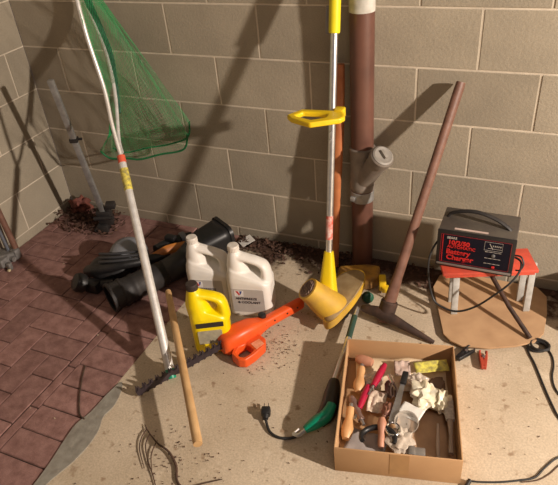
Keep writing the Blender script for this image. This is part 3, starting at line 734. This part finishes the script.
m_tanw = mat('tan turned wood', (.64, .37, .17), .45, col2=(.54, .29, .12), scale=25)
handle_tool('wooden_mallet_head', 'short thick pinkish wooden knob in the back left corner of the cardboard box', 'knob', B(.035, .405, .060), B(.090, .385, .066), [.012, .017, .018, .018, .017, .013], m_pinkw)
handle_tool('wooden_file_handle', 'tan turned wooden tool handle along the left side of the cardboard box', 'tool', B(.050, .262, .055), B(.055, .365, .058), [.010, .018, .020, .017, .013, .012, .014, .012], m_tanw, (.008, .02), (.03, .010))
handle_tool('crimson_screwdriver', 'crimson handled screwdriver nearer the middle of the cardboard box', 'screwdriver', B(.132, .375, .072), B(.098, .278, .070), [.008, .0115, .0125, .012, .0115, .009], mat('crimson handle', (.42, .008, .045), .3), (.005, .01), (.03, .006), 'crimson screwdrivers in the box')
handle_tool('crimson_screwdriver', 'crimson handled screwdriver nearest the left side of the cardboard box', 'screwdriver', B(.082, .285, .062), B(.058, .192, .056), [.008, .0105, .0115, .011, .0105, .008], mat('crimson handle', (.42, .008, .045), .3), (.005, .01), (.03, .006), 'crimson screwdrivers in the box')
handle_tool('wooden_awl', 'pale wooden awl standing steeply at the front left of the cardboard box', 'tool', B(.026, .085, .040), B(.032, .190, .058), [.012, .018, .019, .015, .011, .013, .012], m_tanw, (.007, .015), (.02, .006))
handle_tool('wooden_peg', 'small round pinkish wooden peg at the front of the box by the black clamp ring', 'peg', B(.132, .066, .042), B(.132, .150, .075), [.009, .0105, .010, .010, .013, .014, .008], m_pinkw)
handle_tool('jointed_tool', 'dull grey jointed metal tool below the left crimson handle', 'tool', B(.030, .235, .055), B(.068, .155, .050), [.010, .014, .010, .012, .009, .012], mat('rosy grey metal', (.36, .24, .20), .4, .5, col2=(.2, .12, .1), scale=50), (.006, .02))
# putty knife
t = thing('putty_knife', 'long grey metal scraper blade lying lengthwise in the middle of the cardboard box', 'scraper', B(.178, .22, .06), 0)
bm = bmesh.new(); Mx = MB @ Matrix.Translation((.178, .225, .074)) @ Matrix.Rotation(math.radians(-11), 4, 'Z') @ Matrix.Rotation(math.radians(5), 4, 'X')
prism(bm, [(-.012, -.085), (.014, -.085), (.010, .02), (.008, .085), (-.004, .09), (-.008, .02)], -.001, .001, Mx); part('blade', bm, m_steel, t)
bm = bmesh.new(); box(bm, (.002, .088, .002), (.020, .05, .014), Mx, bev=.004); part('handle', bm, m_black, t)
# black clamp ring
t = thing('hose_clamp_ring', 'shiny black and chrome clamp ring at the front of the cardboard box', 'clamp', B(.128, .10, .05), 0)
bm = bmesh.new(); c = B(.122, .085, .060); tube(bm, [c+BV(math.cos(a)*.050, math.sin(a)*.040, .004*math.sin(2*a)) for a in [PI*1.25*k/24-.35 for k in range(25)]], .009, 10, flat=(1, .8)); part('ring', bm, m_black, t)
bm = bmesh.new(); c2 = B(.165, .118, .066); tube(bm, [c2+BV(math.cos(a)*.020, math.sin(a)*.024, 0) for a in [2*PI*k/20 for k in range(20)]], .004, 8, closed=True); part('chrome_loop', bm, mat('chrome', (.8, .8, .8), .15, 1), t)
# white crumpled bags
m_bag = mat('white film bag', (.86, .82, .68), .35, col2=(.78, .68, .46), scale=30, bump=.5, bscale=50)
m_clear = mat('cloudy clear bag', (.62, .52, .42), .2, col2=(.75, .66, .55), scale=40, bump=.4, bscale=60, alpha=.75)
def bag(label, a, b, z, s, seed, m_, name='plastic_bag'):
    bm = bmesh.new(); blob(bm, (0, 0, 0), s, 4, .30, 2.4, seed=seed); Mx = MB @ Matrix.Translation((a, b, z))
    for v in bm.verts: v.co = Mx @ v.co
    return single(name, bm, m_, label, 'plastic bag', group='plastic bags in the box', base=B(a, b, z), angle=25)
bag('crumpled white plastic bag right of the putty knife, largest bag in the box', .262, .262, .064, (.042, .048, .022), 1, m_bag)
bag('crumpled cream plastic bag nearest the right side of the cardboard box', .318, .245, .060, (.024, .040, .024), 2, m_bag)
bag('cloudy clear bag of small parts at the front of the box by the clear dish', .190, .090, .048, (.034, .045, .018), 3, m_clear)
bag('cloudy small bag in the back middle beneath the yellow packet', .240, .335, .052, (.030, .026, .016), 4, m_clear)
bag('cloudy narrow bag between the wooden tool handle and the crimson screwdriver', .096, .325, .046, (.026, .034, .016), 5, m_clear)
# clear dish
bm = bmesh.new(); lathe(bm, [(.030, 0), (.034, .004), (.037, .022), (.035, .022), (.032, .006), (.002, .004)], 28, MB @ Matrix.Translation((.205, .150, .052)) @ Matrix.Rotation(.3, 4, 'X'), cap=False)
single('clear_dish', bm, mat('clear plastic', (.60, .54, .46), .12, alpha=.6), 'small round clear plastic dish below the white card in the box', 'dish', base=B(.205, .15, .05))
# steel bracket in front, paint brush on right
bm = bmesh.new(); box(bm, (.235, .055, .046), (.050, .028, .022), MB @ Matrix.Identity(4), bev=.003); box(bm, (.222, .052, .058), (.018, .03, .012), MB, bev=.002)
single('steel_catch', bm, mat('dull steel catch', (.40, .38, .36), .35, .7), 'small grey metal catch at the front middle right of the cardboard box', 'catch', base=B(.235, .055, .03))
t = thing('paint_brush', 'whitish paint brush standing along the right side of the cardboard box', 'brush', B(.335, .15, .05), 0)
bm = bmesh.new(); Mx = MB @ Matrix.Translation((.333, .205, .066)) @ Matrix.Rotation(math.radians(4), 4, 'Z')
loft(bm, [[Mx @ V(x, yy, z) for x, z in rrect(wd, hg, hg*.4, 3)] for yy, wd, hg in ((-.035, .026, .016), (0, .032, .022), (.04, .036, .016), (.052, .030, .007))]); part('bristles', bm, mat('grey white bristles', (.56, .51, .45), .9, col2=(.40, .35, .30), scale=120, bump=.6), t)
bm = bmesh.new(); tube(bm, [MB @ V(.335, .172, .064), MB @ V(.335, .12, .058), MB @ V(.333, .06, .052)], [.009, .006, .008], 12); part('handle', bm, mat('greyed brush handle', (.42, .33, .26), .6), t)
bm = bmesh.new(); tube(bm, [MB @ V(.300, .165, .050), MB @ V(.297, .09, .046), MB @ V(.298, .03, .042)], [.004, .006, .005], 10)
single('metal_rod', bm, mat('pale rod', (.55, .42, .33), .5), 'thin pale rod lying beside the paint brush on its left', 'rod', base=B(.298, .09, .04))
# leather / brown pouch, tweezers, cork
bm = bmesh.new(); blob(bm, B(.150, .285, .052), (.014, .036, .012), 3, .2, M=Matrix.Rotation(BA+.2, 4, 'Z')); single('brown_pouch', bm, mat('dark brown leather', (.10, .055, .04), .5), 'dark brown crumpled leather piece left of the putty knife', 'leather piece', base=B(.15, .285, .05))
bm = bmesh.new(); blob(bm, B(.146, .195, .060), (.016, .030, .013), 3, .25, M=Matrix.Rotation(BA-.2, 4, 'Z'), seed=4); single('rusty_hinge', bm, mat('rusty brown metal', (.28, .13, .08), .5, .3, col2=(.12, .05, .04), scale=50), 'small rusty brown lump between the leaflet and the putty knife', 'metal piece', base=B(.146, .195, .05))
bm = bmesh.new(); blob(bm, B(.300, .320, .040), (.03, .045, .018), 3, .2, seed=9); single('brown_rag', bm, mat('brown rag', (.20, .13, .09), .9), 'brown rag piece under the yellow packet along the right side', 'rag', base=B(.30, .32, .04))
t = thing('pliers', 'small steel pliers with bright jaws near the top of the putty knife', 'pliers', B(.16, .31, .07))
bm = bmesh.new(); tube(bm, [B(.148, .322, .078), B(.160, .290, .078)], .007, 10); part('jaws', bm, mat('chrome', (.8, .8, .8), .15, 1), t)
for s in (-1, 1):
    bm = bmesh.new(); tube(bm, spline([B(.160, .292, .078), B(.163+s*.010, .268, .076), B(.163+s*.008, .240, .072)], 4), .0035, 8); part('handle', bm, m_darkst, t)

# ------------------------------------------------------------------ board, stool, charger
bm = bmesh.new()
bo = [(1.965, -.145), (2.055, -.405), (2.085, -.432), (2.130, -.446), (2.220, -.425), (2.300, -.388), (2.362, -.345), (2.388, -.290), (2.392, -.18), (2.385, -.075), (2.345, -.025), (2.02, -.02), (1.975, -.06)]
prism(bm, bo, .013, .020)
single('plywood_board', bm, mat('tan hardboard', (.50, .315, .17), .8, col2=(.40, .24, .125), scale=12), 'tan rounded board lying on the floor beneath the red stool', 'board', base=(2.19, -.2, .013), bev=.001)
for k, (x, y) in enumerate(((2.02, -.07), (2.33, -.06))):
    bm = bmesh.new(); box(bm, (x, y, .0065), (.05, .05, .012), bev=.001)
    single('wood_shim', bm, mat('shim wood', (.35, .22, .12), .9), 'thin wood shim under the '+('left' if k == 0 else 'right')+' back corner of the tan board', 'shim', base=(x, y, 0))
SA = math.radians(21); ST = thing('step_stool', 'small stool with a red top and pale grey legs carrying the battery charger', 'stool', (2.156, -.223, .0203), SA)
m_redtop = mat('worn red paint', (.66, .085, .045), .5, col2=(.46, .07, .045), scale=25)
bm = bmesh.new(); box(bm, (0, 0, .219), (.330, .135, .014), bev=.003); part('seat', bm, m_redtop, ST, local=True)
bm = bmesh.new()
for s in (-1, 1): box(bm, (0, s*.058, .207), (.310, .008, .012), bev=.001)
part('apron', bm, m_redtop, ST, local=True)
m_leg = mat('pale grey leg paint', (.50, .50, .47), .5, col2=(.38, .37, .34), scale=40)
Mi = world_inv(ST)
for (fx, fy), (tx, ty) in (((2.070, -.283), (2.062, -.262)), ((2.318, -.184), (2.314, -.172)), ((2.048, -.215), (2.046, -.215)), ((2.290, -.130), (2.284, -.130))):
    f, q = Mi @ V(fx, fy, .0205), Mi @ V(tx, ty, .235)
    bm = bmesh.new(); Mx = axis_matrix(f, q-f, (1, 0, 0)); box(bm, (0, 0, (q-f).length/2), (.024, .012, (q-f).length), Mx, bev=.002); part('leg', bm, m_leg, ST, local=True)
bm = bmesh.new(); tube(bm, [V(2.345, -.338, .026), V(2.260, -.262, .085), V(2.165, -.160, .160), V(2.13, -.12, .185)], .0085, 12)
single('iron_rod', bm, m_darkst, 'dark rusty iron rod slanting from under the stool to the tan board edge', 'rod', base=(2.345, -.338, .02))

CH = thing('battery_charger', 'dark grey battery charger with red lettering standing on the red stool', 'battery charger', (2.118, -.218, .2468), 0)
m_case = mat('brown grey case paint', (.105, .090, .072), .55, .2, col2=(.085, .07, .06), scale=18, bump=.1)
CW, CD, CHH = .256, .152, .154
bm = bmesh.new(); box(bm, (0, 0, CHH/2+.003), (CW, CD, CHH-.006), bev=.005); part('case', bm, m_case, CH, local=True)
bm = bmesh.new(); box(bm, (0, -CD/2-.002, .077), (CW+.004, .008, CHH), bev=.004); fr = part('front_bezel', bm, m_black, CH, local=True)
yb = -CD/2-.0062
def rect_frame(x0, x1, z0, z1, tk, mm, nm):
    bm = bmesh.new()
    for c, s in ((((x0+x1)/2, yb, z0), (x1-x0, .0008, tk)), (((x0+x1)/2, yb, z1), (x1-x0, .0008, tk)), ((x0, yb, (z0+z1)/2), (tk, .0008, z1-z0)), ((x1, yb, (z0+z1)/2), (tk, .0008, z1-z0))): box(bm, c, s)
    return part(nm, bm, mm, fr, local=True)
m_redpr = mat('red print', (.62, .02, .02), .5); m_dred = mat('dark red print', (.22, .015, .02), .5)
bm = bmesh.new(); box(bm, (0, yb+.0003, .080), (CW-.022, .0008, CHH-.034)); part('face_panel', bm, mat('navy black panel', (.005, .005, .014), .6, spec=.2), fr, local=True)
yb -= .0006
rect_frame(-.116, .116, .022, .138, .0018, m_dred, 'border_line'); rect_frame(-.110, -.109, .022, .138, .0018, m_redpr, 'border_line')
bm = bmesh.new(); box(bm, (0, -CD/2-.008, .013), (CW-.004, .006, .008), bev=.002); part('lip', bm, mat('grey lip', (.20, .17, .15), .5), fr, local=True)
for s, size, x, z, mm, bo_ in (('SEARS', .0125, -.096, .122, mat('grey print', (.45, .42, .38), .5), .0002), ('10/2/50', .024, -.092, .100, m_redpr, .0009), ('AUTOMATIC', .0165, -.094, .085, m_redpr, .0003), ('Battery', .0275, -.096, .060, m_redpr, .0009), ('Charger', .0275, -.094, .036, m_redpr, .0009)):
    lettering(s, size, mm, fr, (x, yb-.0006, z), FX, bold=bo_)
m_gpr = mat('grey print', (.45, .42, .38), .5)
rect_frame(.030, .088, .098, .132, .0008, m_gpr, 'meter_frame')
bm = bmesh.new()
box(bm, (.052, yb-.0003, .115), (.0018, .0006, .026), Matrix.Translation((.052, 0, .115)) @ Matrix.Rotation(-.5, 4, 'Y') @ Matrix.Translation((-.052, 0, -.115)))
box(bm, (.064, yb-.0003, .107), (.045, .0006, .0012))
for k in range(5): box(bm, (.058+k*.006, yb-.0003, .118), (.003, .0006, .006))
part('meter_needle', bm, m_gpr, fr, local=True)
for z in (.092, .066, .044):
    bm = bmesh.new()
    for k in range(7): box(bm, (.0375+k*.0075, yb-.0003, z), (.0076, .0006, .0010 if k % 2 else .0018))
    part('small_print', bm, m_gpr, fr, local=True)
bm = bmesh.new(); lathe(bm, [(.0065, 0), (.0065, .003), (.004, .005)], 16, axis_matrix(V(.062, yb, .079), V(0, -1, 0))); part('dial', bm, mat('grey dial', (.14, .14, .14), .4), fr, local=True)
bm = bmesh.new(); box(bm, (.066, yb-.002, .032), (.010, .005, .007), bev=.001); part('switch', bm, m_redpr, fr, local=True, label='small red switch')
bm = bmesh.new(); box(bm, (-.020, -CD/2+.012, CHH+.0002), (.112, .010, .0008)); part('label_strip', bm, mat('pale pink strip', (.62, .48, .42), .5), CH, local=True, label='pale label strip on top')
bm = bmesh.new(); tube(bm, spline([V(-.112, .012, CHH-.002), V(-.098, .012, CHH+.016), V(-.05, .005, CHH+.034), V(0, -.002, CHH+.038), V(.055, -.012, CHH+.026), V(.092, -.02, CHH+.008), V(.104, -.022, CHH-.003)], 6), .0075, 10, flat=(.8, 1.2), up=(0, 0, 1)); part('carry_handle', bm, m_blackm, CH, local=True)
bm = bmesh.new(); tube(bm, spline([V(1.992, -.245, .33), V(1.972, -.285, .30), V(1.966, -.31, .24), V(1.983, -.315, .134), V(2.012, -.328, .090), V(2.079, -.338, .080), V(2.146, -.338, .119), V(2.211, -.342, .200), V(2.25, -.325, .245), V(2.272, -.29, .275), V(2.270, -.25, .285), V(2.250, -.23, .285)], 8), .0038, 8)
part('power_cord', bm, m_rubber, CH)
bm = bmesh.new(); tube(bm, spline([V(2.246, -.24, .30), V(2.268, -.25, .305), V(2.280, -.262, .285), V(2.272, -.272, .265), V(2.258, -.268, .258)], 6), .003, 8); part('lead', bm, m_rubber, CH)

# clamps, coil and cords at the front of the board
def clamp(label, base, ang, m_):
    t = thing('battery_clamp', label, 'clamp', base, ang, 'battery clamps in front of the board')
    for s in (-1, 1):
        bm = bmesh.new(); Mx = Matrix.Rotation(s*.16, 4, 'Z')
        prism(bm, [(-.045, s*.004), (-.01, s*.002), (.028, s*.006), (.034, s*.001), (.034, s*.010), (0, s*.014), (-.045, s*.016)], .006, .022, Mx); part('jaw', bm, m_, t, local=True, bev=.002)
    bm = bmesh.new(); lathe(bm, [(.005, .002), (.005, .026)], 12); part('pivot', bm, m_steel, t, local=True)
    return t
clamp('black battery clamp with a shiny pivot lying left in front of the tan board', (2.145, -.468, 0), math.radians(60), m_black)
clamp('red battery clamp pointing forward in front of the tan board', (2.205, -.478, 0), math.radians(100), mat('dull red clamp', (.42, .06, .03), .45))
bm = bmesh.new(); c = V(2.375, -.355, 0)
cp = [c+V(math.cos(a)*(.032+.006*math.sin(a*.7)), math.sin(a)*.024+.003*math.sin(a*1.3), .0045+.0016*a/2) for a in [k*.35 for k in range(60)]]
tube(bm, cp, .0042, 8); single('cord_coil', bm, m_rubber, 'small coil of black cord at the right front corner of the tan board', 'cord', base=c)
def cord(name, label, pts, r, m_=m_rubber, cat='cord', group=None):
    bm = bmesh.new(); tube(bm, spline([V(x, y, z if z else r) for x, y, z in [(p + (0,))[:3] if len(p) == 2 else p for p in pts]], 8), r, 8)
    return single(name, bm, m_, label, cat, group=group, base=(pts[0][0], pts[0][1], 0))
cord('power_cord', 'black cord running from the tan board corner to the right photo edge', [(2.340, -.368), (2.352, -.40), (2.371, -.44), (2.410, -.545), (2.432, -.60), (2.456, -.650), (2.50, -.70)], .0035)
cord('power_cord', 'thin black cord looping down at the right edge beside the coil', [(2.405, -.345), (2.424, -.385), (2.430, -.43), (2.428, -.475), (2.436, -.52), (2.455, -.555), (2.50, -.60)], .0030)
cord('power_cord', 'thin dark cord lying right of the cardboard box along the bottom', [(2.232, -.968), (2.262, -.961), (2.315, -.942), (2.366, -.917), (2.404, -.893), (2.428, -.850), (2.461, -.802), (2.52, -.76)], .0028)
cord('twin_wire', 'second thin wire beside the bottom right cord', [(2.370, -.921), (2.410, -.900), (2.440, -.868), (2.475, -.815), (2.53, -.775)], .0018, m_twig)
bm = bmesh.new(); tube(bm, [V(2.225, -1.005, .008), V(2.235, -.97, .010)], .0065, 10)
single('black_peg', bm, m_black, 'short black plug end at the lower right corner of the cardboard box', 'peg', base=(2.23, -.99, 0))

# dark sack at the right edge, partly out of frame, added to cast shade
bm = bmesh.new(); blob(bm, (2.60, -.16, .10), (.125, .14, .13), 4, .16, 1.8, seed=6, floor=.002)
single('brown_shade_mound', bm, mat('dark brown cloth', (.10, .058, .038), .95, col2=(.16, .095, .06), scale=12, bump=.5), 'dark brown crumpled sack by the wall at the right edge, added to shade the floor', 'mound', base=(2.56, -.13, 0))

# ------------------------------------------------------------------ twigs and wires
cord('curved_twig', 'thin curved twig lying on the paving near the grey mortar', [(.852, -.968), (.880, -1.02), (.925, -1.09), (.968, -1.145), (.990, -1.165), (1.013, -1.172)], .0030, m_twig, 'twig')
tw = thing('dry_branch', 'dry forked branch on the concrete at the bottom left', 'branch', (1.25, -1.13, 0))
bm = bmesh.new(); tube(bm, spline([V(1.222, -1.122, .006), V(1.262, -1.150, .012), V(1.31, -1.175, .012), V(1.358, -1.188, .010), V(1.405, -1.222, .007), V(1.435, -1.265, .006), V(1.47, -1.275, .005), V(1.515, -1.243, .005), V(1.56, -1.212, .005)], 6), [*interp([.0015, .002, .003, .004, .004, .0035, .003, .002, .0015], 6)], 8); part('stem', bm, m_twig, tw)
for pts in ([(1.262, -1.150, .010), (1.272, -1.19, .008), (1.310, -1.235, .006), (1.355, -1.275, .005), (1.40, -1.32, .004)], [(1.240, -1.135, .008), (1.243, -1.17, .008), (1.262, -1.21, .006), (1.315, -1.262, .005)], [(1.30, -1.17, .01), (1.31, -1.215, .008), (1.345, -1.265, .006)]):
    bm = bmesh.new(); tube(bm, spline([V(*q) for q in pts], 6), [*interp([.002]*(len(pts)-1)+[.001], 6)], 7); part('twig', bm, m_twig, tw)

# ------------------------------------------------------------------ leaf litter and crumbs: nobody could count them
def litter(name, label, cat, n, region, size, material, seed, curl=.5, zmax=.02):
    rnd = random.Random(seed); bm = bmesh.new()
    for _ in range(n):
        x, y = region(rnd)
        rel = V(x, y, 0)-BO; ca, cb = rel.x*.974+rel.y*.225, -rel.x*.225+rel.y*.974
        if (-.02 < ca < BW+.02 and -.02 < cb < BD+.02) or (1.96 < x < 2.40 and y > -.45) or (1.55 < x < 1.76 and -.26 < y < -.11): continue
        s = rnd.uniform(*size); a = rnd.uniform(0, 2*PI); z = .002+rnd.random()**2*zmax
        M_ = Matrix.Translation((x, y, z)) @ Matrix.Rotation(a, 4, 'Z') @ Matrix.Rotation(rnd.uniform(-curl, curl), 4, 'X') @ Matrix.Rotation(rnd.uniform(-curl, curl), 4, 'Y')
        k = rnd.uniform(.4, .8); th = s*.12
        pts = [(-s, 0), (-s*.3, s*k), (s*.5, s*k*.7), (s, 0), (s*.4, -s*k*.8), (-s*.4, -s*k*.7)]
        up_ = [bm.verts.new(M_ @ V(px, py, th*(1+(abs(px)/s)*2.0))) for px, py in pts]; dn = [bm.verts.new(M_ @ V(px, py, (abs(px)/s)*2.0*th)) for px, py in pts]
        for v in up_+dn: v.co.z = max(v.co.z, .0005)
        bm.faces.new(up_); bm.faces.new(list(reversed(dn)))
        for q in range(6): bm.faces.new((dn[q], dn[(q+1) % 6], up_[(q+1) % 6], up_[q]))
    return single(name, bm, material, label, cat, smooth=False, kind='stuff')
m_leaf = mat('dark dead leaves', (.055, .028, .020), .95, col2=(.11, .055, .035), scale=30)
litter('leaf_litter', 'dark brown leaf litter gathered along the foot of the back wall', 'leaf litter', 900, lambda r: (r.choice((r.uniform(1.04, 1.62), r.uniform(1.55, 2.5))), -.012-abs(r.gauss(0, .065))), (.004, .013), m_leaf, 1, .7, .022)
litter('corner_flakes', 'dark brown flakes heaped in the back left corner', 'leaf litter', 420, lambda r: (min(max(.02, r.gauss(.19, .10)), .5), min(-.015, r.gauss(-.10, .06))), (.006, .015), m_leaf, 2, .8, .04)  # dark flakes heaped around the foot of the grey rod
litter('floor_crumbs', 'scattered dark crumbs and soil on the concrete', 'crumbs', 420, lambda r: r.choice(((r.gauss(1.50, .05), r.gauss(-.66, .07)), (r.uniform(1.05, 2.5), r.uniform(-1.4, -.25)), (r.gauss(1.40, .09), r.gauss(-1.20, .07)))), (.0015, .0042), m_leaf, 3, .6, .002)
litter('pale_chips', 'tiny pale chips scattered over paving and concrete', 'chips', 60, lambda r: (r.uniform(.3, 2.4), r.uniform(-1.3, -.3)), (.0018, .0038), mat('pale chip', (.66, .55, .38), .8), 4, .6, .002)
bm = bmesh.new(); blob(bm, (.110, -.055, .05), (.05, .04, .045), 4, .35, 2.6, seed=3, floor=.003)
single('crumpled_leaf', bm, mat('rust red leaf', (.20, .06, .04), .85, col2=(.10, .035, .03), scale=25, bump=.5), 'rust red crumpled leaf ball in the back left corner', 'leaf', base=(.11, -.055, 0))
